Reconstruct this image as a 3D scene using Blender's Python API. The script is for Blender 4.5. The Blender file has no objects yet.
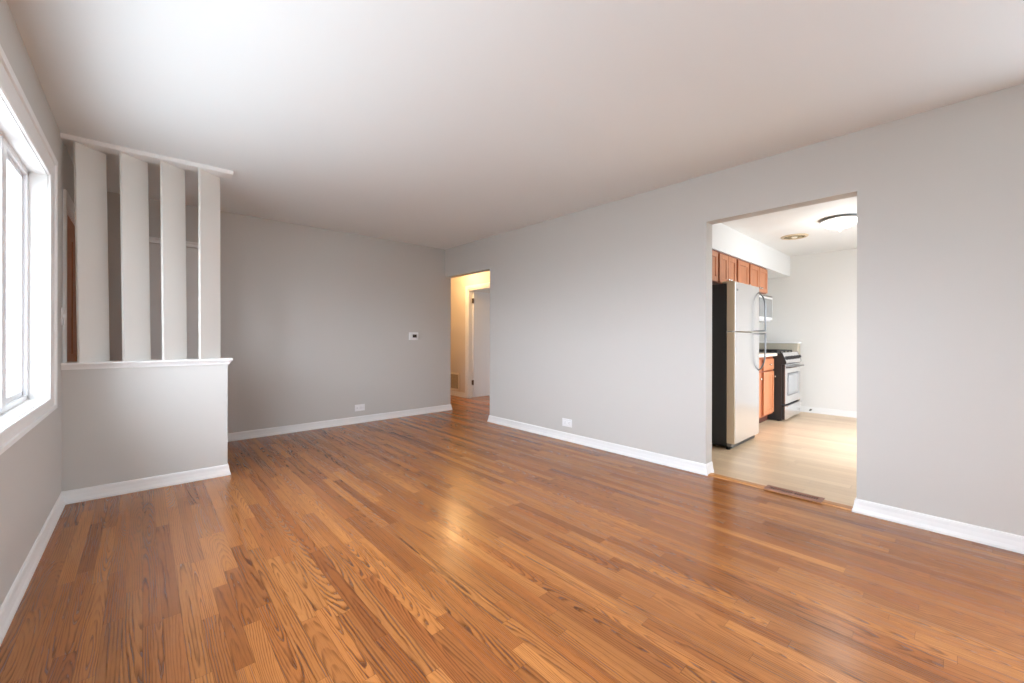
import bpy, bmesh, math, random
from mathutils import Matrix, Vector

random.seed(7)
SC = bpy.context.scene
COL = SC.collection

# ------------------------------------------------------------------ camera
F_PX, YAW, ROLL, CAM_H = 405.7, math.radians(42.28), 0.0017, 1.116
cam_data = bpy.data.cameras.new('camera')
cam = bpy.data.objects.new('camera', cam_data)
COL.objects.link(cam)
cam_data.sensor_width = 36.0
cam_data.lens = F_PX / 1024 * 36.0
cam_data.shift_y = -4.4 / 1024
cam_data.clip_start = 0.02
cam.matrix_world = (Matrix.Translation((0, 0, CAM_H)) @ Matrix.Rotation(-YAW, 4, 'Z')
                    @ Matrix.Rotation(math.pi / 2, 4, 'X') @ Matrix.Rotation(ROLL, 4, 'Z'))
SC.camera = cam

# ------------------------------------------------------------------ sky, daylight, exposure
SC.view_settings.view_transform = 'Standard'
SC.view_settings.look = 'None'
SC.view_settings.gamma = 1.0
SC.view_settings.use_curve_mapping = False
SC.view_settings.exposure = 0.70
SC.cycles.max_bounces = 12
SC.cycles.diffuse_bounces = 8
SC.cycles.glossy_bounces = 4
SC.cycles.transparent_max_bounces = 12
SC.cycles.caustics_reflective = False
SC.cycles.caustics_refractive = False
SC.cycles.sample_clamp_indirect = 6.0

world = bpy.data.worlds.new('overcast_sky')
SC.world = world
world.use_nodes = True
_wn, _wl = world.node_tree.nodes, world.node_tree.links
_wn.clear()
_out = _wn.new('ShaderNodeOutputWorld')
_bg = _wn.new('ShaderNodeBackground')
_tc = _wn.new('ShaderNodeTexCoord')
_sep = _wn.new('ShaderNodeSeparateXYZ')
_ramp = _wn.new('ShaderNodeValToRGB')
_ramp.color_ramp.elements[0].position = 0.44
_ramp.color_ramp.elements[0].color = (0.31, 0.345, 0.38, 1)
_ramp.color_ramp.elements[1].position = 0.56
_ramp.color_ramp.elements[1].color = (0.88, 0.98, 1.12, 1)
_mr = _wn.new('ShaderNodeMapRange')
_mr.inputs['From Min'].default_value = -1
_wl.new(_tc.outputs['Generated'], _sep.inputs[0])
_wl.new(_sep.outputs['Z'], _mr.inputs['Value'])
_wl.new(_mr.outputs[0], _ramp.inputs[0])
_wl.new(_ramp.outputs[0], _bg.inputs['Color'])
_bg.inputs['Strength'].default_value = 11.0
_wl.new(_bg.outputs[0], _out.inputs[0])


def portal(name, loc, direction, sx, sy):
    """Light portal in a window opening: it only helps the renderer sample the sky."""
    ld = bpy.data.lights.new(name, 'AREA')
    ld.shape = 'RECTANGLE'
    ld.size, ld.size_y = sx, sy
    ld.cycles.is_portal = True
    o = bpy.data.objects.new(name, ld)
    o.location = loc
    o.rotation_euler = Vector(direction).to_track_quat('-Z', 'Y').to_euler()
    COL.objects.link(o)
    return o


def lamp_light(name, loc, power, color, radius):
    ld = bpy.data.lights.new(name, 'POINT')
    ld.energy, ld.color, ld.shadow_soft_size = power, color, radius
    o = bpy.data.objects.new(name, ld)
    o.location = loc
    COL.objects.link(o)
    return o


# room dimensions (metres; camera stands at x = 0, y = 0)
XL, XR, XRB = -0.40, 3.385, 3.505          # window wall face, right wall face, right wall back
YB, YREAR = 5.232, -2.20                   # back wall face, wall behind the camera
CZ, KCZ = 2.44, 2.36                       # living and kitchen ceilings
KX, KY, KYN = 7.36, 2.265, -0.30           # kitchen: far wall, cabinet wall, near wall
HX, HY0, HY1 = 4.40, 3.55, 7.10            # hall: far wall face and ends
WY0, WY1, WZ0, WZ1 = 0.05, 3.45, 0.765, 2.025   # living-room window opening
RW = (-2.05, -0.48, 0.55, 2.15)                # unseen window added for fill light, right wall behind the camera (y0, y1, z0, z1)
KW = (4.85, 6.40, 0.06, 2.05)              # unseen patio door added in the kitchen's near wall to brighten it
BW = (4.90, 6.00, 0.9, 2.0)                # bedroom window (y0, y1, z0, z1)

portal('portal_living', (XL - 0.13, (WY0 + WY1) / 2, (WZ0 + WZ1) / 2), (1, 0, 0), WZ1 - WZ0, WY1 - WY0)
portal('portal_side', (XR + 0.10, (RW[0] + RW[1]) / 2, (RW[2] + RW[3]) / 2), (-1, 0, 0), RW[3] - RW[2], RW[1] - RW[0])
portal('portal_kitchen', ((KW[0] + KW[1]) / 2, KYN - 0.06, (KW[2] + KW[3]) / 2), (0, 1, 0), KW[1] - KW[0], KW[3] - KW[2])
portal('portal_bedroom', (7.46, (BW[0] + BW[1]) / 2, (BW[2] + BW[3]) / 2), (-1, 0, 0), BW[3] - BW[2], BW[1] - BW[0])


# ------------------------------------------------------------------ materials
def srgb(r, g, b):
    def c(v):
        v /= 255
        return v / 12.92 if v <= 0.04045 else ((v + 0.055) / 1.055) ** 2.4
    return (c(r), c(g), c(b), 1)


class Nodes:
    def __init__(self, name):
        self.m = bpy.data.materials.new(name)
        self.m.use_nodes = True
        self.t = self.m.node_tree
        self.t.nodes.clear()
        self.out = self.new('ShaderNodeOutputMaterial')
        self.b = self.new('ShaderNodeBsdfPrincipled')
        self.link(self.b.outputs[0], self.out.inputs[0])

    def new(self, kind):
        return self.t.nodes.new(kind)

    def link(self, a, b):
        self.t.links.new(a, b)

    def put(self, sock, v):
        if hasattr(v, 'is_output'):
            self.link(v, sock)
        else:
            sock.default_value = v

    def math(self, op, a, b=None, c=None, clamp=False):
        n = self.new('ShaderNodeMath')
        n.operation, n.use_clamp = op, clamp
        self.put(n.inputs[0], a)
        if b is not None:
            self.put(n.inputs[1], b)
        if c is not None:
            self.put(n.inputs[2], c)
        return n.outputs[0]

    def mix(self, fac, a, b, mode='MIX'):
        n = self.new('ShaderNodeMix')
        n.data_type, n.blend_type = 'RGBA', mode
        self.put(n.inputs['Factor'], fac)
        self.put(n.inputs[6], a)
        self.put(n.inputs[7], b)
        return n.outputs[2]

    def coords(self):
        n = self.new('ShaderNodeTexCoord')
        s = self.new('ShaderNodeSeparateXYZ')
        self.link(n.outputs['Object'], s.inputs[0])
        return n.outputs['Object'], s.outputs[0], s.outputs[1], s.outputs[2]

    def combine(self, x, y, z=0.0):
        n = self.new('ShaderNodeCombineXYZ')
        for k, v in enumerate((x, y, z)):
            self.put(n.inputs[k], v)
        return n.outputs[0]

    def noise(self, vec, scale, detail=2.0, rough=0.5):
        n = self.new('ShaderNodeTexNoise')
        self.link(vec, n.inputs['Vector'])
        n.inputs['Scale'].default_value = scale
        n.inputs['Detail'].default_value = detail
        n.inputs['Roughness'].default_value = rough
        return n.outputs['Fac']

    def white(self, vec):
        n = self.new('ShaderNodeTexWhiteNoise')
        n.noise_dimensions = '3D'
        self.link(vec, n.inputs['Vector'])
        s = self.new('ShaderNodeSeparateColor')
        self.link(n.outputs['Color'], s.inputs[0])
        return s.outputs[0], s.outputs[1], s.outputs[2]

    def smooth(self, v, lo, hi, to0=0.0, to1=1.0):
        n = self.new('ShaderNodeMapRange')
        n.interpolation_type = 'SMOOTHSTEP'
        self.put(n.inputs['Value'], v)
        self.put(n.inputs['From Min'], lo)
        self.put(n.inputs['From Max'], hi)
        self.put(n.inputs['To Min'], to0)
        self.put(n.inputs['To Max'], to1)
        return n.outputs[0]

    def bump(self, h, strength, dist=0.001):
        n = self.new('ShaderNodeBump')
        n.inputs['Strength'].default_value = strength
        n.inputs['Distance'].default_value = dist
        self.link(h, n.inputs['Height'])
        self.link(n.outputs[0], self.b.inputs['Normal'])


def paint(name, col, rough=0.55, bump=0.06, spec=0.4):
    n = Nodes(name)
    v, x, y, z = n.coords()
    f = n.noise(v, 3.0, 3.0)
    n.put(n.b.inputs['Base Color'], n.mix(n.math('MULTIPLY', f, 0.05), col, (col[0] * .8, col[1] * .8, col[2] * .8, 1)))
    n.b.inputs['Roughness'].default_value = rough
    n.b.inputs['Specular IOR Level'].default_value = spec
    if bump:
        n.bump(n.noise(v, 160.0, 2.0), bump, 0.0008)
    return n.m


def plain(name, col, rough=0.5, metal=0.0, spec=0.5, coat=0.0):
    n = Nodes(name)
    v, x, y, z = n.coords()
    f = n.noise(v, 22.0, 3.0)
    n.put(n.b.inputs['Base Color'], n.mix(n.math('MULTIPLY', f, 0.10), col, (col[0] * .75, col[1] * .75, col[2] * .75, 1)))
    n.b.inputs['Roughness'].default_value = rough
    n.b.inputs['Metallic'].default_value = metal
    n.b.inputs['Specular IOR Level'].default_value = spec
    n.b.inputs['Coat Weight'].default_value = coat
    return n.m


def steel(name, col, rough=0.28):
    n = Nodes(name)
    v, x, y, z = n.coords()
    st = n.noise(n.combine(n.math('MULTIPLY', x, 400.0), n.math('MULTIPLY', y, 400.0), n.math('MULTIPLY', z, 4.0)), 1.0, 2.0)
    n.put(n.b.inputs['Base Color'], n.mix(st, col, (col[0] * .9, col[1] * .9, col[2] * .9, 1)))
    n.b.inputs['Metallic'].default_value = 0.9
    n.put(n.b.inputs['Roughness'], n.math('MULTIPLY_ADD', st, 0.10, rough - 0.05))
    return n.m


def oak_floor(name, width, lmin, lvar, light, mid, dark, ring=0.0075, ring_amt=0.8, tint=0.5, rough=0.27):
    """Strip floor running along Y: random boards, plain-sawn oak rings, pores, seams."""
    n = Nodes(name)
    v, x, y, z = n.coords()
    u = n.math('DIVIDE', x, width)
    i = n.math('FLOOR', u)
    fx = n.math('FRACT', u)
    r1, r2, r3 = n.white(n.combine(i, 3.3, 1.7))
    ln = n.math('MULTIPLY_ADD', r1, lvar, lmin)
    vv = n.math('ADD', n.math('DIVIDE', y, ln), n.math('MULTIPLY', r2, 9.0))
    j = n.math('FLOOR', vv)
    fy = n.math('FRACT', vv)
    a1, a2, a3 = n.white(n.combine(i, j, 0.5))
    b1, b2, b3 = n.white(n.combine(i, j, 7.5))
    # position in the log the board was cut from
    idz = n.math('MULTIPLY', a1, 61.0)
    wob = n.noise(n.combine(n.math('MULTIPLY', x, 5.0), n.math('MULTIPLY', y, 1.6), idz), 1.0, 2.0)
    wob2 = n.noise(n.combine(n.math('MULTIPLY', x, 45.0), n.math('MULTIPLY', y, 7.0), idz), 1.0, 2.0)
    lx = n.math('MULTIPLY', n.math('ADD', n.math('SUBTRACT', fx, 0.5), n.math('MULTIPLY', n.math('SUBTRACT', a2, 0.5), 1.7)), width)
    tl = n.math('MULTIPLY', n.math('SUBTRACT', fy, b1), n.math('MULTIPLY_ADD', b2, 0.055, 0.012))
    dd = n.math('ADD', n.math('ADD', tl, n.math('MULTIPLY', n.math('SUBTRACT', wob, 0.5), 0.036)), n.math('MULTIPLY', n.math('SUBTRACT', a3, 0.5), 0.05))
    rr = n.math('SQRT', n.math('ADD', n.math('MULTIPLY', lx, lx), n.math('MULTIPLY', dd, dd)))
    rr = n.math('ADD', rr, n.math('MULTIPLY', n.math('SUBTRACT', wob2, 0.5), 0.007))
    ph = n.math('FRACT', n.math('DIVIDE', rr, n.math('MULTIPLY_ADD', a1, ring * 0.75, ring * 0.55)))
    line = n.math('MULTIPLY', n.smooth(ph, 0.30, 0.85, 0, 1), n.smooth(ph, 0.90, 1.0, 1, 0))
    soft = n.noise(n.combine(n.math('MULTIPLY', x, 60.0), n.math('MULTIPLY', y, 2.0), idz), 1.0, 3.0)
    line = n.math('MULTIPLY', line, n.math('MULTIPLY', n.smooth(soft, 0.34, 0.60, 0.10, 1.0), n.smooth(b1, 0.0, 0.6, 0.45, 1.0)))
    pores = n.noise(n.combine(n.math('MULTIPLY', x, 700.0), n.math('MULTIPLY', y, 14.0), idz), 1.0, 2.0)
    pores = n.smooth(pores, 0.52, 0.70)
    base = n.mix(b3, light, mid)
    tn = n.math('MULTIPLY', n.smooth(a1, 0.0, 1.0), tint)
    base = n.mix(tn, base, dark)
    base = n.mix(n.math('MULTIPLY', soft, 0.25), base, mid)
    c = n.mix(n.math('MULTIPLY', line, ring_amt), base, dark)
    c = n.mix(n.math('MULTIPLY', pores, 0.32 * ring_amt), c, dark)
    ex = n.math('MINIMUM', fx, n.math('SUBTRACT', 1.0, fx))
    ey = n.math('MULTIPLY', n.math('MINIMUM', fy, n.math('SUBTRACT', 1.0, fy)), n.math('DIVIDE', ln, width))
    seam = n.smooth(n.math('MINIMUM', ex, ey), 0.0, 0.022, 1.0, 0.0)
    c = n.mix(n.math('MULTIPLY', seam, 0.55), c, (dark[0] * .4, dark[1] * .4, dark[2] * .4, 1))
    n.put(n.b.inputs['Base Color'], c)
    n.put(n.b.inputs['Roughness'], n.math('MULTIPLY_ADD', line, 0.05, rough))
    n.b.inputs['Specular IOR Level'].default_value = 0.5
    h = n.math('MULTIPLY', n.math('ADD', seam, n.math('MULTIPLY', line, 0.12)), -1.0)
    n.bump(h, 0.12, 0.0012)
    return n.m


def wood(name, light, dark, axis='z', rough=0.4):
    n = Nodes(name)
    v, x, y, z = n.coords()
    s = {'x': (2.0, 40.0, 40.0), 'y': (40.0, 2.0, 40.0), 'z': (40.0, 40.0, 2.0)}[axis]
    vec = n.combine(n.math('MULTIPLY', x, s[0]), n.math('MULTIPLY', y, s[1]), n.math('MULTIPLY', z, s[2]))
    a = n.noise(vec, 1.0, 4.0, 0.6)
    b = n.noise(vec, 4.0, 2.0)
    f = n.math('ADD', n.smooth(a, 0.35, 0.7, 0, 0.7), n.smooth(b, 0.5, 0.7, 0, 0.3))
    n.put(n.b.inputs['Base Color'], n.mix(f, light, dark))
    n.b.inputs['Roughness'].default_value = rough
    n.bump(b, 0.08, 0.0006)
    return n.m


def emitter(name, col, strength):
    n = Nodes(name)
    n.put(n.b.inputs['Base Color'], (0.9, 0.9, 0.9, 1))
    n.put(n.b.inputs['Emission Color'], col)
    n.b.inputs['Emission Strength'].default_value = strength
    n.b.inputs['Roughness'].default_value = 0.3
    return n.m


def glass_pane(name):
    n = Nodes(name)
    tr, gl = n.new('ShaderNodeBsdfTransparent'), n.new('ShaderNodeBsdfGlossy')
    gl.inputs['Roughness'].default_value = 0.02
    lw = n.new('ShaderNodeLayerWeight')
    lw.inputs['Blend'].default_value = 0.5
    fac = n.math('MULTIPLY_ADD', n.math('POWER', lw.outputs['Facing'], 5.0), 0.75, 0.03)
    mx = n.new('ShaderNodeMixShader')
    n.link(fac, mx.inputs[0])
    n.link(tr.outputs[0], mx.inputs[1])
    n.link(gl.outputs[0], mx.inputs[2])
    n.t.nodes.remove(n.b)
    n.link(mx.outputs[0], n.out.inputs[0])
    return n.m


M = dict(
    wall=paint('grey_wall_paint', srgb(198, 195, 189), 0.5),
    ceiling=paint('ceiling_paint', srgb(230, 233, 232), 0.7, 0.04),
    kitchen=paint('kitchen_wall_paint', srgb(224, 222, 217), 0.5),
    beige=paint('beige_half_wall_paint', srgb(182, 173, 154), 0.5),
    kceil=paint('kitchen_ceiling_paint', srgb(226, 226, 224), 0.7),
    hall=paint('hall_wall_paint', srgb(216, 206, 194), 0.55),
    trim=paint('white_trim_paint', srgb(232, 231, 228), 0.35, 0.0),
    slat=paint('off_white_slat_paint', srgb(226, 223, 216), 0.4, 0.02),
    vinyl=paint('white_vinyl', srgb(238, 239, 240), 0.3, 0.0),
    door_white=paint('white_door_paint', srgb(222, 221, 217), 0.35, 0.0),
    floor=oak_floor('stained_oak_floor', 0.0572, 0.45, 0.75, srgb(198, 131, 71), srgb(158, 94, 47), srgb(68, 31, 13), 0.0085, 0.86, 0.32, 0.235),
    kfloor=oak_floor('light_bamboo_floor', 0.09, 0.8, 0.6, srgb(220, 194, 160), srgb(208, 180, 146), srgb(184, 150, 114), 0.009, 0.35, 0.35, 0.3),
    threshold=wood('threshold_oak', srgb(206, 142, 78), srgb(160, 98, 46), 'y', 0.3),
    cab=wood('orange_oak_cabinet', srgb(194, 128, 88), srgb(160, 96, 60), 'z', 0.38),
    cab_frame_shaded=wood('shaded_cabinet_frame_wood', srgb(150, 82, 50), srgb(122, 62, 36), 'z', 0.4),  # darker frame wood, with the shade of the door gaps painted in
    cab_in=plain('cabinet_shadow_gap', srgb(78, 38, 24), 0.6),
    frontdoor=wood('brown_door_wood', srgb(180, 112, 68), srgb(140, 82, 48), 'z', 0.4),
    steel=steel('brushed_steel', (0.79, 0.80, 0.81, 1), 0.22),
    handle=steel('grey_handle_metal', (0.20, 0.20, 0.20, 1), 0.3),
    chrome=steel('nickel', (0.6, 0.58, 0.55, 1), 0.2),
    black=plain('black_textured_steel', srgb(34, 32, 31), 0.5),
    darkplastic=plain('dark_plastic', srgb(28, 27, 27), 0.4),
    doorside=plain('warm_grey_door_edge', srgb(202, 183, 154), 0.45),
    gasket=plain('grey_gasket', srgb(120, 112, 104), 0.7),
    counter=plain('cream_laminate', srgb(238, 222, 200), 0.35),
    ovenglass=plain('oven_window_glass', srgb(150, 152, 152), 0.08, 0.0, 0.8),
    plate=plain('white_plastic', srgb(236, 236, 235), 0.35),
    cream=plain('cream_metal', srgb(240, 232, 214), 0.4),
    ventdark=plain('vent_shadow', srgb(58, 50, 40), 0.7),
    bronze=plain('brown_register_metal', srgb(150, 104, 82), 0.5, 0.1),
    pit=plain('register_pit', srgb(26, 20, 18), 0.8),
    tan=plain('tan_vent_metal', srgb(204, 184, 154), 0.5),
    brass=plain('aged_brass', srgb(170, 152, 112), 0.4, 0.5),
    hinge=plain('dark_hinge_metal', srgb(86, 70, 52), 0.4, 0.6),
    lcd=plain('thermostat_screen', srgb(52, 44, 42), 0.25),
    glass=glass_pane('window_glass'),
    dome=emitter('lit_dome_glass', (1.0, 0.97, 0.93, 1), 2.2),
    halldome=emitter('lit_hall_dome', (1.0, 0.62, 0.24, 1), 3.5),
)


# ------------------------------------------------------------------ mesh helpers
class MB:
    """Collects shapes into one mesh."""

    def __init__(self):
        self.bm = bmesh.new()

    def box(self, x0, x1, y0, y1, z0, z1, bev=0.0, seg=2):
        r = bmesh.ops.create_cube(self.bm, size=1.0)
        vs = r['verts']
        bmesh.ops.scale(self.bm, vec=(x1 - x0, y1 - y0, z1 - z0), verts=vs)
        bmesh.ops.translate(self.bm, vec=((x0 + x1) / 2, (y0 + y1) / 2, (z0 + z1) / 2), verts=vs)
        if bev:
            es = list({e for v in vs for e in v.link_edges})
            bmesh.ops.bevel(self.bm, geom=es, offset=bev, segments=seg, profile=0.5, affect='EDGES')
        return self

    def loft(self, rings, closed=True, caps=True):
        rows = [[self.bm.verts.new(p) for p in r] for r in rings]
        k = len(rows[0])
        for a, b in zip(rows, rows[1:]):
            for q in range(k if closed else k - 1):
                self.bm.faces.new((a[q], a[(q + 1) % k], b[(q + 1) % k], b[q]))
        if caps:
            self.bm.faces.new(list(reversed(rows[0])))
            self.bm.faces.new(rows[-1])
        return self

    def prism(self, pts, axis, a, b):
        """2-D outline extruded along an axis: x -> pts are (y, z); y -> (x, z); z -> (x, y)."""
        f = {'x': lambda p, t: (t, p[0], p[1]), 'y': lambda p, t: (p[0], t, p[1]), 'z': lambda p, t: (p[0], p[1], t)}[axis]
        return self.loft([[f(p, a) for p in pts], [f(p, b) for p in pts]])

    def tube(self, pts, r, seg=10, ry=None):
        pts = [Vector(p) for p in pts]
        rings = []
        up = Vector((0, 0, 1))
        prev = None
        for k, p in enumerate(pts):
            d = (pts[min(k + 1, len(pts) - 1)] - pts[max(k - 1, 0)]).normalized()
            if prev is None:
                s = d.cross(up)
                if s.length < 1e-3:
                    s = d.cross(Vector((1, 0, 0)))
            else:
                s = prev - d * prev.dot(d)
            s.normalize()
            prev = s
            t = d.cross(s)
            rings.append([p + s * (r * math.cos(2 * math.pi * q / seg)) + t * ((ry or r) * math.sin(2 * math.pi * q / seg)) for q in range(seg)])
        return self.loft(rings)

    def lathe(self, prof, centre, axis='z', seg=32):
        """Profile of (radius, height) turned round an axis through centre."""
        c = Vector(centre)
        rings = []
        for r, h in prof:
            ring = []
            for q in range(seg):
                a = 2 * math.pi * q / seg
                ca, sa = r * math.cos(a), r * math.sin(a)
                ring.append(c + {'z': Vector((ca, sa, h)), 'y': Vector((ca, h, sa)), 'x': Vector((h, ca, sa))}[axis])
            rings.append(ring)
        return self.loft(rings)

    def sweep(self, prof, path, z0=0.0):
        """Profile of (out, up) swept along a floor path; 'out' points to the left of travel."""
        P = [Vector((p[0], p[1])) for p in path]
        rings = []
        for k, p in enumerate(P):
            n = []
            for a, b in ((k - 1, k), (k, k + 1)):
                if a >= 0 and b < len(P):
                    d = (P[b] - P[a]).normalized()
                    n.append(Vector((-d.y, d.x)))
            if len(n) == 2:
                m = (n[0] + n[1])
                m = m / max(0.2, m.dot(n[0]))
            else:
                m = n[0]
            rings.append([(p.x + m.x * o, p.y + m.y * o, z0 + h) for o, h in prof])
        return self.loft(rings)

    def panel(self, axis, u0, u1, z0, z1, t0, t1, holes=()):
        """Upright slab with rectangular openings; axis = the slab's normal, u runs along it."""
        us = sorted({u0, u1, *[h[0] for h in holes], *[h[1] for h in holes]})
        zs = sorted({z0, z1, *[h[2] for h in holes], *[h[3] for h in holes]})
        us = [u for u in us if u0 <= u <= u1]
        zs = [z for z in zs if z0 <= z <= z1]

        def solid(a, b):
            if not (0 <= a < len(us) - 1 and 0 <= b < len(zs) - 1):
                return False
            uc, zc = (us[a] + us[a + 1]) / 2, (zs[b] + zs[b + 1]) / 2
            return not any(h[0] < uc < h[1] and h[2] < zc < h[3] for h in holes)
        cache = {}

        def V(u, z, t):
            key = (u, z, t)
            if key not in cache:
                cache[key] = self.bm.verts.new((t, u, z) if axis == 'x' else (u, t, z))
            return cache[key]
        for a in range(len(us) - 1):
            for b in range(len(zs) - 1):
                if not solid(a, b):
                    continue
                ua, ub, za, zb = us[a], us[a + 1], zs[b], zs[b + 1]
                for t in (t0, t1):
                    self.bm.faces.new((V(ua, za, t), V(ub, za, t), V(ub, zb, t), V(ua, zb, t)))
                for (da, db), (p, q) in {(-1, 0): ((ua, za), (ua, zb)), (1, 0): ((ub, za), (ub, zb)),
                                         (0, -1): ((ua, za), (ub, za)), (0, 1): ((ua, zb), (ub, zb))}.items():
                    if not solid(a + da, b + db):
                        self.bm.faces.new((V(*p, t0), V(*q, t0), V(*q, t1), V(*p, t1)))
        return self

    def move(self, x=0, y=0, z=0):
        bmesh.ops.translate(self.bm, vec=(x, y, z), verts=self.bm.verts)
        return self

    def rotz(self, ang, centre):
        bmesh.ops.rotate(self.bm, cent=centre, matrix=Matrix.Rotation(ang, 3, 'Z'), verts=self.bm.verts)
        return self

    def build(self, name, mat, parent=None, smooth=False, kind=None):
        bm = self.bm
        bmesh.ops.recalc_face_normals(bm, faces=bm.faces)
        me = bpy.data.meshes.new(name)
        bm.to_mesh(me)
        bm.free()
        me.materials.append(mat)
        if smooth:
            for p in me.polygons:
                p.use_smooth = True
            try:
                me.set_sharp_from_angle(angle=math.radians(40))
            except Exception:
                pass
        o = bpy.data.objects.new(name, me)
        COL.objects.link(o)
        if parent is not None:
            o.parent = parent
            o.matrix_parent_inverse = Matrix.Translation(parent.location).inverted()
        if kind:
            o['kind'] = kind
        return o


def thing(name, label, cat, loc=(0, 0, 0), group=None):
    o = bpy.data.objects.new(name, None)
    o.empty_display_size = 0.1
    o.location = loc
    COL.objects.link(o)
    o['label'], o['category'] = label, cat
    if group:
        o['group'] = group
    return o


def tag(o, label, cat, group=None):
    o['label'], o['category'] = label, cat
    if group:
        o['group'] = group
    return o


def setting(name, loc=(0, 0, 0), label=None):
    o = bpy.data.objects.new(name, None)
    o.empty_display_size = 0.1
    o.location = loc
    COL.objects.link(o)
    o['kind'] = 'structure'
    if label:
        o['label'] = label
    return o


def struct(name, mb, mat, label=None):
    o = mb.build(name, mat, kind='structure')
    if label:
        o['label'] = label
    return o


# ------------------------------------------------------------------ floors and ceilings
struct('floor', MB().box(XL - 0.2, XR, YREAR - 0.2, HY1 + 0.2, -0.08, 0.0), M['floor'], 'brown stained oak strip floor of the living room')
struct('floor_hall', MB().box(XR, 7.6, KY + 0.14, HY1 + 0.2, -0.08, 0.0), M['floor'], 'oak strip floor of the hall beyond the narrow opening')
struct('floor_kitchen', MB().box(XR, KX + 0.2, KYN - 0.14, KY + 0.14, -0.08, 0.0), M['kfloor'], 'pale plank floor of the kitchen')
struct('ceiling', MB().box(XL - 0.2, XRB, YREAR - 0.2, HY1 + 0.2, CZ, CZ + 0.1), M['ceiling'], 'smooth white ceiling of the living room')
struct('ceiling_hall', MB().box(XRB, 7.6, KY + 0.12, HY1 + 0.2, CZ, CZ + 0.1), M['ceiling'])
struct('ceiling_kitchen', MB().box(XRB, KX + 0.2, KYN - 0.14, KY + 0.12, KCZ, CZ + 0.1), M['kceil'], 'bright white kitchen ceiling')

# ------------------------------------------------------------------ walls
FDY0, FDY1, FDZ = 4.12, 5.04, 2.03         # front-door opening in the window wall
KY0, KY1, KZ = 0.437, 1.379, 2.056         # kitchen opening
HO0, HOZ = 4.158, 2.02                     # hall opening
CLX0, CLX1, CLZ = -0.06, 0.455, 2.02       # closet opening
struct('wall_left', MB().panel('x', YREAR - 0.2, YB + 0.8, 0, CZ, XL - 0.14, XL, [(WY0, WY1, WZ0, WZ1), (FDY0, FDY1, 0, FDZ)]), M['wall'],
       'grey window wall on the left')
struct('wall_right', MB().panel('x', YREAR - 0.2, YB, 0, CZ, XR, XRB, [RW, (KY0, KY1, 0, KZ), (HO0, YB + 1, 0, HOZ)]), M['wall'],
       'long pale grey wall with the kitchen and hall openings')
struct('wall_back', MB().panel('y', XL - 0.2, 3.487, 0, CZ, YB, YB + 0.12, [(CLX0, CLX1, 0, CLZ)]), M['wall'], 'grey back wall with the thermostat')
struct('wall_rear', MB().panel('y', XL - 0.2, XRB, 0, CZ, YREAR - 0.14, YREAR), M['wall'])
struct('sky_blocking_eave', MB().box(XL - 0.80, XL - 0.14, YREAR - 0.2, 6.0, 2.30, 2.42), M['trim'], 'white roof eave added outside above the left window to cut the high sky')  # eave added to block high sky and darken the floor near the window
# closet interior behind the back wall
struct('wall_closet', MB().panel('y', XL - 0.2, 1.2, 0, CZ, YB + 0.72, YB + 0.8).panel('x', YB + 0.12, YB + 0.72, 0, CZ, 1.12, 1.2), M['wall'])
# hall and bedroom beyond it
DY0, DY1, DZ = 5.20, 6.035, 1.985          # bedroom door opening in the hall's far wall
struct('wall_hall_far', MB().panel('x', HY0, HY1, 0, CZ, HX, HX + 0.085, [(DY0, DY1, 0, DZ)]), M['hall'], 'warm lit far wall of the hall')
struct('wall_hall_left', MB().panel('x', YB + 0.12, HY1, 0, CZ, 3.367, 3.487), M['hall'])
struct('wall_hall_end', MB().panel('y', 3.367, 7.6, 0, CZ, HY1, HY1 + 0.12), M['hall'])
struct('wall_hall_near', MB().panel('y', XRB, HX + 0.12, 0, CZ, HY0 - 0.12, HY0), M['hall'])
struct('wall_bedroom_far', MB().panel('x', KY + 0.12, HY1, 0, CZ, 7.4, 7.52, [BW]), M['wall'])
struct('wall_bedroom_near', MB().panel('y', HX + 0.12, 7.4, 0, CZ, HY0 - 0.12, HY0), M['wall'])
# kitchen shell
struct('wall_kitchen_back', MB().panel('y', XRB, KX + 0.14, 0, CZ, KY, KY + 0.12), M['kitchen'], 'cream kitchen wall behind the cabinets')
struct('wall_kitchen_far', MB().panel('x', KYN - 0.2, KY, 0, CZ, KX, KX + 0.14), M['kitchen'], 'blank cream far wall of the kitchen')
struct('wall_kitchen_near', MB().panel('y', XRB, KX, 0, CZ, KYN - 0.14, KYN, [KW]), M['kitchen'])
struct('soffit_kitchen', MB().box(XRB, KX, 1.737, KY, 2.052, KCZ), M['kceil'], 'white soffit above the kitchen wall cabinets')
hw = struct('wall_half_kitchen', MB().box(7.06, 7.20, 1.575, KY, 0, 1.03), M['beige'], 'cream half wall beside the stove')
MB().box(7.04, 7.22, 1.555, KY, 1.03, 1.052, 0.006).build('cap', M['trim'], hw)

# ------------------------------------------------------------------ baseboards
BASE = [(0, 0), (0.021, 0), (0.021, 0.012), (0.015, 0.03), (0.0105, 0.055), (0.009, 0.074), (0.006, 0.083), (0, 0.086)]


def base(name, path, label=None):
    return struct(name, MB().sweep(BASE, path), M['trim'], label)


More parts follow.
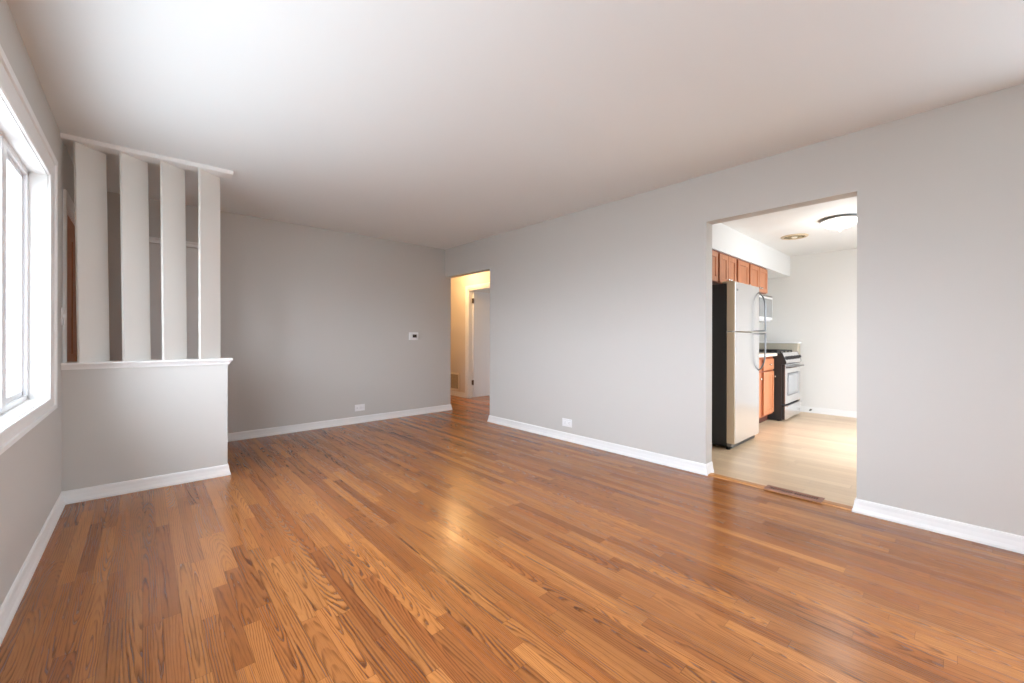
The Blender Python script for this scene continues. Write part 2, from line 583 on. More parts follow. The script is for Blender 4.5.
base('baseboard_right', [(XR, YREAR), (XR, KY0), (XRB - 0.005, KY0)],
     'white baseboard of the right wall, near end')
base('baseboard_right_middle', [(XRB - 0.005, KY1), (XR, KY1), (XR, HO0), (XRB - 0.005, HO0)], 'white baseboard between the kitchen and hall openings')
base('baseboard_back', [(3.487, YB + 0.12), (3.487, YB), (CLX1 + 0.06, YB)], 'white baseboard of the back wall')
base('baseboard_back_short', [(CLX0 - 0.06, YB), (XL, YB)])
base('baseboard_left', [(XL, 3.98), (XL, YREAR)], 'white baseboard under the window')
base('baseboard_kitchen', [(KX, KYN), (KX, KY)], 'white baseboard of the far kitchen wall')
base('baseboard_hall', [(HX, DY1 + 0.066), (HX, HY1)], 'white baseboard of the hall')

# ------------------------------------------------------------------ living-room window
CAS = [(0.0, 0.0), (0.0, 0.012), (0.006, 0.016), (0.060, 0.019), (0.068, 0.019), (0.072, 0.026), (0.095, 0.028), (0.100, 0.024), (0.100, 0.0)]


def casing_x(mb, x, sgn, y0, y1, z0, z1, prof, sides='lrtb', scale=1.0, low=1.0):
    """Mitred casing round an opening in a wall whose face is at x; sgn = side the casing projects to."""
    def ring(cy, cz, dy, dz):
        return [(x + sgn * h, cy + dy * w * scale, cz + dz * w * (scale if dz > 0 else low)) for w, h in prof]
    corners = {'bl': ring(y0, z0, -1, -1), 'tl': ring(y0, z1, -1, 1), 'tr': ring(y1, z1, 1, 1), 'br': ring(y1, z0, 1, -1)}
    if 'b' not in sides:
        corners['bl'] = ring(y0, z0, -1, 0)
        corners['br'] = ring(y1, z0, 1, 0)
        mb.loft([corners[k] for k in ('bl', 'tl', 'tr', 'br')])
    else:
        rows = [corners[k] for k in ('bl', 'tl', 'tr', 'br')]
        mb.loft(rows + [rows[0]], caps=False)
        bmesh.ops.remove_doubles(mb.bm, verts=mb.bm.verts, dist=1e-6)
    return mb


win = setting('window_1', (XL, (WY0 + WY1) / 2, WZ0), 'large white window on the left wall')
casing_x(MB(), XL, 1, WY0, WY1, WZ0, WZ1, CAS, scale=1.22, low=0.72).build('casing', M['trim'], win)
jm = MB()
jd0, jd1 = XL - 0.14, XL + 0.001
jm.box(jd0, jd1, WY0, WY0 + 0.004, WZ0, WZ1).box(jd0, jd1, WY1 - 0.004, WY1, WZ0, WZ1)
jm.box(jd0, jd1, WY0, WY1, WZ1 - 0.004, WZ1).box(jd0, jd1, WY0, WY1, WZ0, WZ0 + 0.004)
jm.build('jamb_liner', M['trim'], win)
FX = XL - 0.068                                # room face of the vinyl frame
fr = MB()
fr.box(FX - 0.07, FX, WY0, WY0 + 0.03, WZ0, WZ1, 0.003).box(FX - 0.07, FX, WY1 - 0.03, WY1, WZ0, WZ1, 0.003)
fr.box(FX - 0.07, FX, WY0, WY1, WZ1 - 0.03, WZ1, 0.003).box(FX - 0.07, FX, WY0, WY1, WZ0, WZ0 + 0.03, 0.003)
fr.build('frame', M['vinyl'], win)
for my in (2.90, 0.85):
    MB().box(FX - 0.07, FX + 0.004, my - 0.04, my + 0.04, WZ0 + 0.02, WZ1 - 0.02, 0.003).build('mullion', M['vinyl'], win)
for (a, b) in ((2.94, WY1 - 0.03), (0.89, 2.86), (WY0 + 0.03, 0.81)):
    s = MB()
    z0, z1, x0, x1, w = WZ0 + 0.03, WZ1 - 0.03, FX - 0.06, FX - 0.015, 0.026
    s.box(x0, x1, a, a + w, z0, z1, 0.004).box(x0, x1, b - w, b, z0, z1, 0.004)
    s.box(x0, x1, a, b, z0, z0 + w, 0.004).box(x0, x1, a, b, z1 - w, z1, 0.004)
    sash = s.build('sash', M['vinyl'], win)
    MB().box(FX - 0.047, FX - 0.042, a + w - 0.005, b - w + 0.005, z0 + w - 0.005, z1 - w + 0.005).build('pane', M['glass'], sash)

# unseen window added behind the camera to fill the room with light
w3 = setting('fill_window', (XR, RW[0], RW[2]))
f2 = MB()
for ya in (RW[0], (RW[0] + RW[1]) / 2 - 0.025, RW[1] - 0.05):
    f2.box(XR + 0.03, XR + 0.10, ya, ya + 0.05, RW[2], RW[3], 0.004)
f2.box(XR + 0.03, XR + 0.10, RW[0], RW[1], RW[2], RW[2] + 0.05, 0.004).box(XR + 0.03, XR + 0.10, RW[0], RW[1], RW[3] - 0.05, RW[3], 0.004)
f2.build('frame', M['vinyl'], w3)
# kitchen patio door, out of view, added as a daylight source
kd = setting('added_patio_door', (5.65, KYN, 0.06))
f3 = MB()
for xa in (KW[0], (KW[0] + KW[1]) / 2 - 0.04, KW[1] - 0.08):
    f3.box(xa, xa + 0.08, KYN - 0.12, KYN - 0.04, KW[2], KW[3], 0.004)
f3.box(KW[0], KW[1], KYN - 0.12, KYN - 0.04, KW[2], KW[2] + 0.08, 0.004).box(KW[0], KW[1], KYN - 0.12, KYN - 0.04, KW[3] - 0.08, KW[3], 0.004)
f3.build('frame', M['vinyl'], kd)

# ------------------------------------------------------------------ front door in the window wall
DCAS = [(0.0, 0.0), (0.0, 0.010), (0.008, 0.014), (0.05, 0.019), (0.062, 0.019), (0.066, 0.012), (0.066, 0.0)]
d1 = setting('door_1', (XL, (FDY0 + FDY1) / 2, 0), 'brown wooden front door behind the white slats')
casing_x(MB(), XL, 1, FDY0, FDY1, 0, FDZ, DCAS, sides='lrt', scale=1.15).build('casing', M['trim'], d1)
MB().box(XL - 0.14, XL, FDY0, FDY0 + 0.02, 0, FDZ).box(XL - 0.14, XL, FDY1 - 0.02, FDY1, 0, FDZ).box(XL - 0.14, XL, FDY0, FDY1, FDZ - 0.02, FDZ).build('door_frame', M['trim'], d1)
ds = MB().box(XL - 0.055, XL - 0.01, FDY0 + 0.022, FDY1 - 0.022, 0.008, FDZ - 0.022, 0.002)
slab = ds.build('slab', M['frontdoor'], d1)
for za, zb in ((0.2, 0.85), (0.98, 1.85)):
    for ya, yb in ((FDY0 + 0.13, FDY0 + 0.42), (FDY1 - 0.42, FDY1 - 0.13)):
        MB().box(XL - 0.012, XL - 0.004, ya, yb, za, zb, 0.006).build('panel', M['frontdoor'], slab)
MB().lathe([(0.0, 0), (0.026, 0), (0.026, 0.006), (0.010, 0.012), (0.010, 0.035), (0.026, 0.045), (0.028, 0.058), (0.016, 0.068), (0.0, 0.07)], (XL - 0.01, FDY1 - 0.09, 0.95), 'x', 20).build('door_knob', M['brass'], slab, True)

# closet door and its trim in the back wall
d3 = setting('door_2', ((CLX0 + CLX1) / 2, YB, 0), 'white closet door in the back wall behind the slats')
c3 = MB()
c3.prism([(YB, CLZ), (YB - 0.018, CLZ), (YB - 0.018, CLZ + 0.03), (YB - 0.026, CLZ + 0.038), (YB - 0.026, CLZ + 0.052), (YB, CLZ + 0.056)], 'x', CLX0 - 0.06, CLX1 + 0.06)
c3.box(CLX0 - 0.055, CLX0, YB - 0.016, YB, 0, CLZ, 0.003).box(CLX1, CLX1 + 0.055, YB - 0.016, YB, 0, CLZ, 0.003)
c3.build('casing', M['trim'], d3)
mid = (CLX0 + CLX1) / 2
for a, b in ((CLX0 + 0.003, mid - 0.0015), (mid + 0.0015, CLX1 - 0.003)):
    leaf = MB().box(a, b, YB + 0.012, YB + 0.042, 0.012, CLZ - 0.001, 0.003).build('leaf', M['door_white'], d3)
    if b > mid + .1:
        MB().lathe([(0.0, 0), (0.006, 0), (0.006, -0.012), (0.014, -0.018), (0.012, -0.026), (0.0, -0.028)], (a + 0.03, YB + 0.012, 0.95), 'y', 16).build('knob', M['chrome'], leaf, True)

# ------------------------------------------------------------------ room divider: half wall, cap, slats, top plate
DYF = 3.985                                  # room face of the half wall at its middle
rd = thing('room_divider', 'grey half wall with a white cap carrying four tall white angled slats', 'room divider', (0.05, DYF, 0))
TH = -0.035                                  # the divider stands slightly off square
CEN = (0.05, DYF, 0)


def rbuild(mb, name, mat, parent, smooth=False):
    return mb.rotz(TH, CEN).build(name, mat, parent, smooth)


rbuild(MB().box(XL - 0.03, 0.506, DYF, DYF + 0.12, 0, 0.90), 'half_wall', M['wall'], rd)
cpm = MB().prism([(DYF - 0.032, 0.923), (DYF - 0.036, 0.931), (DYF - 0.032, 0.940), (DYF + 0.152, 0.940), (DYF + 0.156, 0.931), (DYF + 0.152, 0.923)], 'x', XL - 0.03, 0.538)
cpm.sweep([(0.0, 0.893), (0.012, 0.893), (0.015, 0.905), (0.022, 0.917), (0.026, 0.924), (0.0, 0.924)], [(0.506, DYF + 0.12), (0.506, DYF), (XL - 0.03, DYF)])
rbuild(cpm, 'cap', M['trim'], rd)
rbuild(MB().sweep(BASE, [(0.506, DYF + 0.12), (0.506, DYF), (XL - 0.03, DYF)]), 'baseboard', M['trim'], rd)
bmp = MB().prism([(DYF - 0.072, 2.44), (DYF - 0.072, 2.425), (DYF - 0.064, 2.412), (DYF + 0.06, 2.412), (DYF + 0.068, 2.425), (DYF + 0.068, 2.44)], 'x', XL - 0.03, 0.535)
rbuild(bmp, 'top_plate', M['trim'], rd)
SW, ST = 0.186, 0.019                         # slat board: width and thickness
ang = math.radians(42)
for x0, lean in ((-0.328, -0.020), (-0.109, -0.018), (0.103, -0.014), (0.317, -0.004)):
    y0 = DYF - 0.035
    dx, dy = SW * math.cos(ang), SW * math.sin(ang)
    nx, ny = -math.sin(ang) * ST, math.cos(ang) * ST
    q = [(x0 + ST * math.sin(ang), y0), (x0 + ST * math.sin(ang) + dx, y0 + dy), (x0 + ST * math.sin(ang) + dx + nx, y0 + dy + ny), (x0, y0 + ny)]
    m_ = MB().loft([[(a, b, 0.940) for a, b in q], [(a + lean, b, 2.412) for a, b in q]])
    bmesh.ops.bevel(m_.bm, geom=[e for e in m_.bm.edges if abs((e.verts[0].co - e.verts[1].co).z) > 1], offset=0.003, segments=2, affect='EDGES')
    rbuild(m_, 'slat', M['slat'], rd)

# ------------------------------------------------------------------ small things on the walls
th = thing('thermostat', 'small white thermostat with a dark screen on the back wall', 'thermostat', (2.855, YB, 1.128))
MB().box(2.782, 2.928, YB - 0.006, YB, 1.073, 1.183, 0.002).build('backplate', M['plate'], th)
MB().box(2.788, 2.922, YB - 0.028, YB - 0.005, 1.078, 1.178, 0.006, 3).build('housing', M['plate'], th)
MB().box(2.828, 2.892, YB - 0.0295, YB - 0.026, 1.107, 1.151, 0.001).build('screen', M['lcd'], th)


def outlet(cx, cz, face, label):
    """Sideways duplex outlet; face = 'y' on the back wall, 'x' on the right wall."""
    loc = (cx, YB, cz) if face == 'y' else (XR, cx, cz)
    o = thing('wall_outlet', label, 'outlet', loc, 'wall outlets')

    def bx(mb, a0, a1, d0, d1, z0, z1, bev):
        if face == 'y':
            return mb.box(cx + a0, cx + a1, YB - d1, YB - d0, cz + z0, cz + z1, bev)
        return mb.box(XR - d1, XR - d0, cx + a0, cx + a1, cz + z0, cz + z1, bev)
    bx(MB(), -0.066, 0.066, 0, 0.006, -0.042, 0.042, 0.002).build('cover_plate', M['plate'], o)
    for s in (-0.028, 0.028):
        r = bx(MB(), s - 0.020, s + 0.020, 0.005, 0.008, -0.018, 0.018, 0.004).build('receptacle', M['plate'], o)
        sl = MB()
        bx(sl, s - 0.008, s - 0.002, 0.0075, 0.0084, -0.009, -0.006, 0.0)
        bx(sl, s - 0.008, s - 0.002, 0.0075, 0.0084, 0.006, 0.009, 0.0)
        sl.build('slots', M['pit'], r)
    return o


outlet(2.084, 0.196, 'y', 'white sideways wall outlet low on the grey back wall')
outlet(2.835, 0.194, 'x', 'white sideways wall outlet low on the right wall between the openings')
sw = thing('light_switch', 'white light switch on the window wall beside the front door', 'light switch', (XL, 4.03 - 0.075, 1.25))
MB().box(XL, XL + 0.006, 3.925 - 0.035, 3.925 + 0.035, 1.19, 1.305, 0.002).move(0, 0.085, 0).build('cover_plate', M['plate'], sw)
MB().box(XL + 0.005, XL + 0.020, 3.925 - 0.006, 3.925 + 0.006, 1.238, 1.262, 0.002).move(0, 0.085, 0).build('toggle', M['plate'], sw)

# ------------------------------------------------------------------ hall: casing, open door, return grille, ceiling lamp
d2 = setting('door_3', (HX, DY1, 0), 'open white bedroom door beyond the hall')
casing_x(MB(), HX, -1, DY0, DY1, 0, DZ, DCAS, sides='lrt', scale=1.0).build('casing', M['trim'], d2)
MB().box(HX, HX + 0.085, DY1 - 0.018, DY1, 0, DZ).box(HX, HX + 0.085, DY0, DY0 + 0.018, 0, DZ).box(HX, HX + 0.085, DY0, DY1, DZ - 0.018, DZ).build('door_frame', M['trim'], d2)
HP = (HX + 0.082, DY1 - 0.022)
slab2 = MB().box(HP[0], HP[0] + 0.76, HP[1] - 0.036, HP[1] - 0.001, 0.012, DZ - 0.034, 0.002).build('slab', M['door_white'], d2)
MB().lathe([(0.0, 0), (0.026, 0), (0.026, -0.006), (0.010, -0.012), (0.010, -0.035), (0.026, -0.045), (0.026, -0.058), (0.0, -0.068)], (HP[0] + 0.69, HP[1] - 0.036, 0.95), 'y', 18).build('door_knob', M['brass'], slab2, True)
for hz in (0.28, 1.78):
    MB().box(HP[0] - 0.014, HP[0] + 0.002, HP[1] - 0.040, HP[1] + 0.001, hz - 0.045, hz + 0.045, 0.002).tube([(HP[0] - 0.006, HP[1] - 0.044, hz - 0.048), (HP[0] - 0.006, HP[1] - 0.044, hz + 0.048)], 0.007).build('hinge', M['hinge'], d2)

rg = thing('return_air_grille', 'cream framed return air grille low on the hall wall', 'vent', (HX, 6.5, 0.10))
gy0, gy1, gz0, gz1 = 6.30, 6.66, 0.100, 0.440
g = MB()
g.box(HX - 0.012, HX, gy0, gy0 + 0.036, gz0, gz1, 0.003).box(HX - 0.012, HX, gy1 - 0.036, gy1, gz0, gz1, 0.003)
g.box(HX - 0.012, HX, gy0, gy1, gz0, gz0 + 0.036, 0.003).box(HX - 0.012, HX, gy0, gy1, gz1 - 0.036, gz1, 0.003)
g.build('frame', M['cream'], rg)
MB().box(HX - 0.002, HX, gy0 + 0.02, gy1 - 0.02, gz0 + 0.02, gz1 - 0.02).build('backing', M['ventdark'], rg)
lv = MB()
for k in range(18):
    zc = gz0 + 0.034 + k * 0.0155
    lv.prism([(HX - 0.010, zc), (HX - 0.009, zc + 0.001), (HX - 0.002, zc + 0.010), (HX - 0.003, zc + 0.009)], 'y', gy0 + 0.026, gy1 - 0.026)
lv.build('louvers', M['tan'], rg)

hl = thing('hall_ceiling_light', 'warm glowing dome light on the hall ceiling', 'ceiling light', (3.95, 5.85, CZ))
MB().lathe([(0.0, 0), (0.14, 0), (0.145, -0.012), (0.135, -0.022), (0.0, -0.022)], (3.95, 5.85, CZ), 'z', 32).build('base_ring', M['brass'], hl, True)
MB().lathe([(0.0, -0.023), (0.128, -0.023), (0.122, -0.05), (0.09, -0.085), (0.045, -0.102), (0.0, -0.106)], (3.95, 5.85, CZ), 'z', 32).build('glass_dome', M['halldome'], hl, True)
lamp_light('hall_bulb', (3.95, 5.85, CZ - 0.20), 15.0, (1.0, 0.64, 0.30), 0.06)

# ------------------------------------------------------------------ threshold and floor register
tb = MB().prism([(3.375, 0.0), (3.378, 0.006), (3.392, 0.010), (3.440, 0.010), (3.452, 0.006), (3.456, 0.0)], 'y', KY0 + 0.02, KY1 - 0.02).build('door_threshold', M['threshold'])
tag(tb, 'orange oak threshold strip in the kitchen opening', 'threshold')
fv = thing('floor_register', 'brown slotted metal floor register set in the kitchen threshold', 'floor vent', (3.415, 0.79, 0.010))
rx0, rx1, ry0, ry1, rz = 3.362, 3.462, 0.615, 0.955, 0.010
MB().box(rx0 + 0.006, rx1 - 0.006, ry0 + 0.006, ry1 - 0.006, rz, rz + 0.001).build('duct_opening', M['pit'], fv)
fm = MB()
fm.prism([(rx0, rz), (rx0 + 0.004, rz + 0.006), (rx0 + 0.024, rz + 0.007), (rx0 + 0.024, rz)], 'y', ry0, ry1)
fm.prism([(rx1, rz), (rx1 - 0.004, rz + 0.006), (rx1 - 0.024, rz + 0.007), (rx1 - 0.024, rz)], 'y', ry0, ry1)
fm.box(rx0 + 0.004, rx1 - 0.004, ry0, ry0 + 0.022, rz, rz + 0.007, 0.002).box(rx0 + 0.004, rx1 - 0.004, ry1 - 0.022, ry1, rz, rz + 0.007, 0.002)
fm.build('frame', M['bronze'], fv)
bars = MB()
yc = (ry0 + ry1) / 2
bars.box(rx0 + 0.022, rx1 - 0.022, yc - 0.008, yc + 0.008, rz, rz + 0.007, 0.001)
for s in (-1, 1):
    for k in range(10):
        y = yc + s * (0.020 + k * 0.0136)
        bars.box(rx0 + 0.022, rx1 - 0.022, y - 0.0024, y + 0.0024, rz, rz + 0.004)
bars.build('bars', M['bronze'], fv)

# ------------------------------------------------------------------ refrigerator
FXA, FXB, FYD, FYB = 4.295, 5.03, 1.475, 2.20     # left, right, door face, back
fg = thing('refrigerator', 'stainless top-freezer refrigerator with black sides in the kitchen', 'refrigerator', ((FXA + FXB) / 2, 1.85, 0))
MB().box(FXA, FXB, 1.552, FYB, 0.03, 1.655, 0.004).build('cabinet', M['black'], fg)


def fdoor(name, z0, z1):
    pts = [(FXA + 0.002, 1.548), (FXA + 0.002, FYD + 0.012), (FXA + 0.006, FYD + 0.004), (FXA + 0.016, FYD)]
    pts += [(FXB - 0.016, FYD), (FXB - 0.006, FYD + 0.004), (FXB - 0.002, FYD + 0.012), (FXB - 0.002, 1.548)]
    inner = [(x, y + 0.001) if y < 1.5 else (x, y) for x, y in pts]
    d = MB().prism(inner, 'z', z0, z1).build(name, M['doorside'], fg)
    MB().box(FXA + 0.014, FXB - 0.014, FYD - 0.0015, FYD + 0.004, z0 + 0.002, z1 - 0.002, 0.001).build('steel_face', M['steel'], d)
    MB().box(FXA + 0.01, FXB - 0.01, 1.547, 1.554, z0 + 0.01, z1 - 0.01).build('gasket', M['gasket'], d)
    return d


fz = fdoor('freezer_door', 1.178, 1.668)
fd = fdoor('fridge_door', 0.065, 1.168)
HXc = FXB - 0.028


def handle(zs, parent):
    pts = [(HXc, FYD - o, z) for z, o in zs]
    MB().tube(pts, 0.011, 12, 0.008).build('handle', M['handle'], parent, True)


handle([(1.612, -0.002), (1.604, 0.008), (1.585, 0.026), (1.555, 0.044), (1.51, 0.058), (1.44, 0.064), (1.19, 0.066)], fz)
handle([(1.156, 0.066), (0.95, 0.064), (0.87, 0.058), (0.82, 0.046), (0.785, 0.028), (0.765, 0.010), (0.757, -0.002)], fd)
MB().box(HXc - 0.013, HXc + 0.013, FYD - 0.074, FYD, 1.182, 1.196, 0.003).build('handle_bracket', M['handle'], fz)
MB().box(HXc - 0.013, HXc + 0.013, FYD - 0.074, FYD, 1.150, 1.164, 0.003).build('handle_bracket', M['handle'], fd)
bd = MB()
bd.box(4.352, 4.377, FYD - 0.003, FYD - 0.001, 1.578, 1.602, 0.0006).build('badge', M['handle'], fz)
MB().box(FXA + 0.02, FXA + 0.12, FYD + 0.02, 1.60, 1.662, 1.678, 0.004).build('hinge_cover', M['doorside'], fg)
MB().box(FXA + 0.03, FXB - 0.03, 1.51, 1.56, 0.012, 0.058, 0.004).build('base_grille', M['darkplastic'], fg)
MB().box(FXA + 0.002, FXA + 0.07, 1.495, 1.56, 1.167, 1.179, 0.002).build('middle_hinge', M['chrome'], fg)
for fx_ in (FXA + 0.035, FXB - 0.035):
    for fy_ in (1.545, FYB - 0.05):
        MB().lathe([(0.0, 0), (0.020, 0), (0.022, 0.008), (0.012, 0.014), (0.012, 0.034), (0.0, 0.034)], (fx_, fy_, 0), 'z', 14).build('foot', M['darkplastic'], fg, True)
MB().box(FXA + 0.01, FXA + 0.065, 1.505, 1.552, 0.03, 0.062, 0.003).build('bottom_hinge', M['gasket'], fg)


# ------------------------------------------------------------------ cabinets
def cabinet_door(name, x0, x1, z0, z1, yf, parent, knob=None, th=0.02, rail=0.052):
    """Frame-and-panel door with its face at y = yf."""
    m = MB()
    m.box(x0, x0 + rail, yf, yf + th, z0, z1, 0.003).box(x1 - rail, x1, yf, yf + th, z0, z1, 0.003)
    m.box(x0 + rail - 0.003, x1 - rail + 0.003, yf, yf + th, z0, z0 + rail, 0.003).box(x0 + rail - 0.003, x1 - rail + 0.003, yf, yf + th, z1 - rail, z1, 0.003)
    d = m.build(name, M['cab'], parent)
    MB().box(x0 + rail - 0.004, x1 - rail + 0.004, yf + 0.008, yf + th - 0.002, z0 + rail - 0.004, z1 - rail + 0.004).build('panel', M['cab'], d)
    if knob:
        MB().lathe([(0.0, 0), (0.006, 0), (0.005, -0.012), (0.013, -0.018), (0.014, -0.024), (0.008, -0.029), (0.0, -0.030)], (knob[0], yf, knob[1]), 'y', 16).build('knob', M['chrome'], d, True)
    return d


UZ0, UZ1, UYF = 1.708, 2.050, 1.738
UPPER = [
    ('left end wall cabinet above the refrigerator, partly hidden by the wall', 3.95, 4.60, [(3.975, 4.27), (4.28, 4.575)]),
    ('oak wall cabinet directly above the refrigerator with two narrow doors', 4.60, 5.14, [(4.625, 4.862), (4.872, 5.115)]),
    ('oak wall cabinet with one wide door, right of the pair above the refrigerator', 5.14, 5.56, [(5.172, 5.530)]),
    ('right end oak wall cabinet beside the microwave', 5.56, 6.278, [(5.588, 5.908), (5.926, 6.262)]),
]
for label, xa, xb, doors in UPPER:
    uc = thing('wall_cabinet', label, 'cabinet', ((xa + xb) / 2, UYF + 0.26, UZ0), 'oak wall cabinets under the soffit')
    MB().box(xa + 0.001, xb - 0.001, UYF + 0.021, KY, UZ0, UZ1 + 0.001, 0.001).build('carcass', M['cab_frame_shaded'], uc)
    for k, (da, db) in enumerate(doors):
        kx = db - 0.028 if (k == 0) else da + 0.028
        cabinet_door('door', da, db, UZ0 + 0.008, UZ1 - 0.022, UYF, uc, (kx, UZ0 + 0.05))

BYF = 1.655
for label, xa, xb, doors in (('oak base cabinet under the counter next to the refrigerator', 5.05, 5.755, [(5.075, 5.375), (5.385, 5.69)]),
                             ('oak base cabinet with a drawer over one door beside the stove', 5.755, 6.268, [(5.825, 6.243)])):
    bc = thing('base_cabinet', label, 'cabinet', ((xa + xb) / 2, BYF + 0.3, 0), 'oak base cabinets under the counter')
    MB().box(xa + 0.001, xb - 0.001, BYF + 0.021, KY - 0.001, 0.10, 0.868, 0.001).build('carcass', M['cab_frame_shaded'], bc)
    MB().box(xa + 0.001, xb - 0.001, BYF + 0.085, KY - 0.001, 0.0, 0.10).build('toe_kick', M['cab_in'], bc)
    for k, (da, db) in enumerate(doors):
        kx = db - 0.03 if k == 0 else db - 0.03
        cabinet_door('door', da, db, 0.125, 0.672, BYF, bc, (kx, 0.60))
        dr = MB().box(da, db, BYF, BYF + 0.02, 0.694, 0.835, 0.005).build('drawer', M['cab'], bc)
        MB().lathe([(0.0, 0), (0.006, 0), (0.005, -0.012), (0.013, -0.018), (0.014, -0.024), (0.008, -0.029), (0.0, -0.030)], ((da + db) / 2, BYF, 0.765), 'y', 16).build('knob', M['chrome'], dr, True)
ct = thing('worktop', 'short cream laminate worktop between the refrigerator and the stove', 'worktop', (5.66, 1.94, 0.87))
MB().prism([(1.628, 0.873), (1.625, 0.880), (1.625, 0.900), (1.630, 0.907), (KY - 0.001, 0.907), (KY - 0.001, 0.869), (1.640, 0.869)], 'x', 5.05, 6.268).build('slab', M['counter'], ct)
MB().box(5.05, 6.268, KY - 0.02, KY - 0.001, 0.907, 1.005, 0.004).build('backsplash', M['counter'], ct)

# ------------------------------------------------------------------ stove
SXA, SXB, SYF, SYB = 6.275, 7.035, 1.535, 2.24
st = thing('gas_stove', 'stainless gas stove with black sides and a row of black knobs', 'stove', ((SXA + SXB) / 2, 1.9, 0))
MB().box(SXA, SXB, SYF + 0.045, SYB, 0.012, 0.885, 0.003).build('body', M['black'], st)
MB().box(SXA, SXB, SYF + 0.055, SYB, 0.885, 0.905, 0.005).build('cooktop', M['darkplastic'], st)
cp = MB().prism([(SYF + 0.06, 0.912), (SYF + 0.035, 0.912), (SYF - 0.010, 0.79), (SYF - 0.004, 0.768), (SYF + 0.06, 0.768)], 'x', SXA, SXB)
cpo = cp.build('control_panel', M['steel'], st)
for xa in (SXA - 0.004, SXB - 0.002):
    MB().prism([(SYF + 0.06, 0.914), (SYF + 0.034, 0.914), (SYF - 0.012, 0.79), (SYF - 0.005, 0.766), (SYF + 0.06, 0.766)], 'x', xa, xa + 0.006).build('end_cap', M['black'], cpo)
tilt = math.atan2(0.045, 0.122)
for k in range(5):
    kx = SXA + 0.10 + k * 0.14
    zc, yc_ = 0.842, SYF + 0.0085
    kb = MB().lathe([(0.0, 0.0), (0.027, 0.0), (0.026, -0.006), (0.020, -0.010), (0.018, -0.030), (0.014, -0.034), (0.0, -0.034)], (0, 0, 0), 'y', 20)
    kb.box(-0.004, 0.004, -0.040, -0.012, -0.019, 0.019, 0.002)
    bmesh.ops.rotate(kb.bm, cent=(0, 0, 0), matrix=Matrix.Rotation(-tilt, 3, 'X'), verts=kb.bm.verts)
    kb.move(kx, yc_, zc).build('knob', M['darkplastic'], st, True)
od = MB().box(SXA + 0.004, SXB - 0.004, SYF + 0.006, SYF + 0.044, 0.232, 0.758, 0.004).build('oven_door', M['black'], st)
MB().box(SXA + 0.004, SXB - 0.004, SYF, SYF + 0.008, 0.232, 0.758, 0.003).build('steel_face', M['steel'], od)
wf = MB()
wf.box(SXA + 0.115, SXB - 0.115, SYF - 0.004, SYF, 0.335, 0.640, 0.002)
wf.build('window_frame', M['handle'], od)
MB().box(SXA + 0.135, SXB - 0.135, SYF - 0.006, SYF - 0.003, 0.355, 0.620, 0.001).build('window', M['ovenglass'], od)
MB().tube([(SXA + 0.06, SYF, 0.716), (SXA + 0.06, SYF - 0.045, 0.722), (SXA + 0.09, SYF - 0.052, 0.724), (SXB - 0.09, SYF - 0.052, 0.724), (SXB - 0.06, SYF - 0.045, 0.722), (SXB - 0.06, SYF, 0.716)], 0.012, 12).build('door_handle', M['handle'], od, True)
sd = MB().box(SXA + 0.004, SXB - 0.004, SYF + 0.008, SYF + 0.044, 0.028, 0.212, 0.004).build('storage_drawer', M['black'], st)
MB().box(SXA + 0.004, SXB - 0.004, SYF + 0.002, SYF + 0.010, 0.028, 0.212, 0.003).build('steel_face', M['steel'], sd)
MB().prism([(SYF + 0.004, 0.214), (SYF - 0.022, 0.212), (SYF - 0.024, 0.196), (SYF - 0.018, 0.196), (SYF - 0.016, 0.204), (SYF + 0.004, 0.200)], 'x', SXA + 0.02, SXB - 0.02).build('drawer_pull', M['steel'], sd)
MB().box(SXA, SXB, SYB - 0.03, SYB, 0.905, 0.985, 0.006).build('backguard', M['steel'], st)
for gx in (SXA + 0.03, (SXA + SXB) / 2 + 0.01):
    gm = MB()
    gx1 = gx + 0.34
    for yy in (1.64, 1.91, 2.18):
        gm.box(gx, gx1, yy - 0.006, yy + 0.006, 0.925, 0.939, 0.002)
    for xx in (gx, gx + 0.17, gx1):
        gm.box(xx - 0.006, xx + 0.006, 1.64, 2.18, 0.925, 0.939, 0.002)
        for yy in (1.64, 2.18):
            gm.box(xx - 0.006, xx + 0.006, yy - 0.006, yy + 0.006, 0.905, 0.930)
    gm.build('burner_grate', M['darkplastic'], st)
for bx_ in (SXA + 0.2, SXB - 0.2):
    for by_ in (1.775, 2.045):
        MB().lathe([(0.0, 0.0), (0.05, 0.0), (0.046, 0.008), (0.034, 0.012), (0.034, 0.017), (0.0, 0.018)], (bx_, by_, 0.904), 'z', 20).build('burner', M['darkplastic'], st, True)
for fx_ in (SXA + 0.04, SXB - 0.04):
    for fy_ in (SYF + 0.09, SYB - 0.06):
        MB().lathe([(0.0, 0), (0.018, 0), (0.018, 0.004), (0.010, 0.006), (0.010, 0.014), (0.0, 0.014)], (fx_, fy_, 0), 'z', 12).build('foot', M['darkplastic'], st)

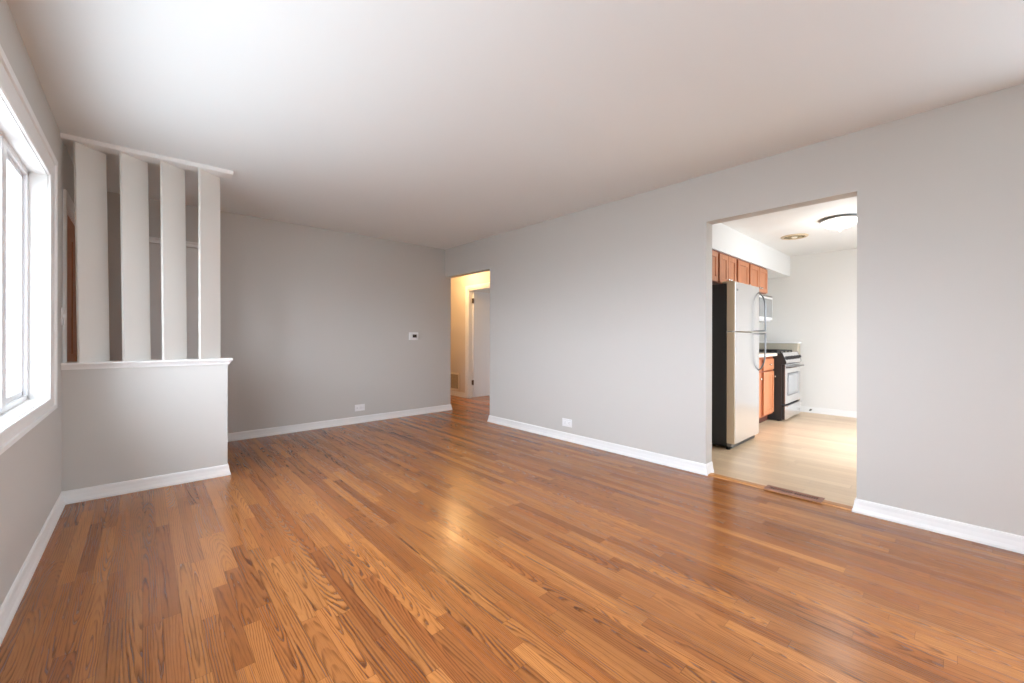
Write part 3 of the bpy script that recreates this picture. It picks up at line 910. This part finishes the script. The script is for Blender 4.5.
# ------------------------------------------------------------------ microwave over the stove
mw = thing('microwave', 'white over-range microwave with a grey window on the cream wall', 'microwave', ((SXA + SXB) / 2, 2.07, 1.35))
MYF = 1.885
MB().box(SXA + 0.002, SXB, MYF + 0.03, KY, 1.355, 1.735, 0.004).build('case', M['plate'], mw)
mdr = MB().box(SXA + 0.002, SXB, MYF, MYF + 0.032, 1.375, 1.715, 0.006).build('door', M['plate'], mw)
MB().box(SXA + 0.06, SXB - 0.03, MYF - 0.003, MYF, 1.415, 1.685, 0.002).build('window', M['ovenglass'], mdr)
MB().box(SXA + 0.002, SXB, MYF + 0.004, MYF + 0.032, 1.715, 1.735, 0.002).build('vent_strip', M['gasket'], mw)
MB().tube([(SXA + 0.035, MYF, 1.41), (SXA + 0.035, MYF - 0.03, 1.42), (SXA + 0.035, MYF - 0.03, 1.67), (SXA + 0.035, MYF, 1.68)], 0.008, 10).build('handle', M['handle'], mdr, True)

# ------------------------------------------------------------------ kitchen ceiling lamp and exhaust vent
LC = (5.37, 0.83, KCZ)
kl = thing('kitchen_ceiling_light', 'lit white glass dome light with a nickel rim on the kitchen ceiling', 'ceiling light', LC)
MB().lathe([(0.0, 0), (0.145, 0), (0.150, -0.010), (0.168, -0.020), (0.170, -0.028), (0.162, -0.032), (0.0, -0.030)], LC, 'z', 48).build('rim', M['chrome'], kl, True)
MB().lathe([(0.0, -0.031), (0.158, -0.031), (0.153, -0.048), (0.130, -0.074), (0.092, -0.094), (0.048, -0.106), (0.0, -0.110)], LC, 'z', 48).build('glass_dome', M['dome'], kl, True)
MB().lathe([(0.0, -0.108), (0.016, -0.109), (0.018, -0.116), (0.008, -0.121), (0.007, -0.128), (0.010, -0.133), (0.0, -0.140)], LC, 'z', 18).build('finial', M['chrome'], kl, True)
lamp_light('kitchen_bulb', (LC[0], LC[1], LC[2] - 0.22), 3.2, (1.0, 0.96, 0.90), 0.10)

VC = (5.92, 1.355, KCZ)
ev = thing('ceiling_exhaust_fan', 'round bronze-ringed exhaust fan grille on the kitchen ceiling', 'exhaust fan', VC)
MB().lathe([(0.0, 0), (0.11, 0), (0.11, -0.004), (0.0, -0.004)], VC, 'z', 40).build('opening', M['ventdark'], ev)
MB().lathe([(0.108, 0), (0.142, 0), (0.142, -0.006), (0.134, -0.014), (0.116, -0.016), (0.108, -0.008), (0.108, 0)], VC, 'z', 40).build('outer_ring', M['tan'], ev, True)
gr = MB()
for r in (0.070,):
    gr.lathe([(r - 0.004, -0.006), (r + 0.004, -0.006), (r + 0.004, -0.011), (r - 0.004, -0.011), (r - 0.004, -0.006)], VC, 'z', 36)
for k in range(4):
    a = math.pi * k / 4
    gr.tube([(VC[0] + 0.11 * math.cos(a), VC[1] + 0.11 * math.sin(a), VC[2] - 0.009), (VC[0] - 0.11 * math.cos(a), VC[1] - 0.11 * math.sin(a), VC[2] - 0.009)], 0.004, 6)
gr.build('grille', M['brass'], ev)
MB().lathe([(0.0, -0.004), (0.030, -0.006), (0.032, -0.014), (0.022, -0.020), (0.0, -0.022)], VC, 'z', 24).build('hub_cap', M['cream'], ev, True)

# door stop on the far kitchen baseboard
dst = thing('door_stop', 'small dark door stop on the far kitchen baseboard', 'door stop', (KX - 0.014, 1.47, 0.045))
MB().lathe([(0.0, 0), (0.012, 0), (0.012, -0.004), (0.006, -0.008), (0.006, -0.055), (0.0, -0.055)], (KX - 0.012, 1.47, 0.045), 'x', 14).build('stem', M['hinge'], dst, True)
MB().lathe([(0.0, -0.054), (0.010, -0.054), (0.011, -0.066), (0.007, -0.072), (0.0, -0.072)], (KX - 0.012, 1.47, 0.045), 'x', 14).build('rubber_tip', M['darkplastic'], dst, True)
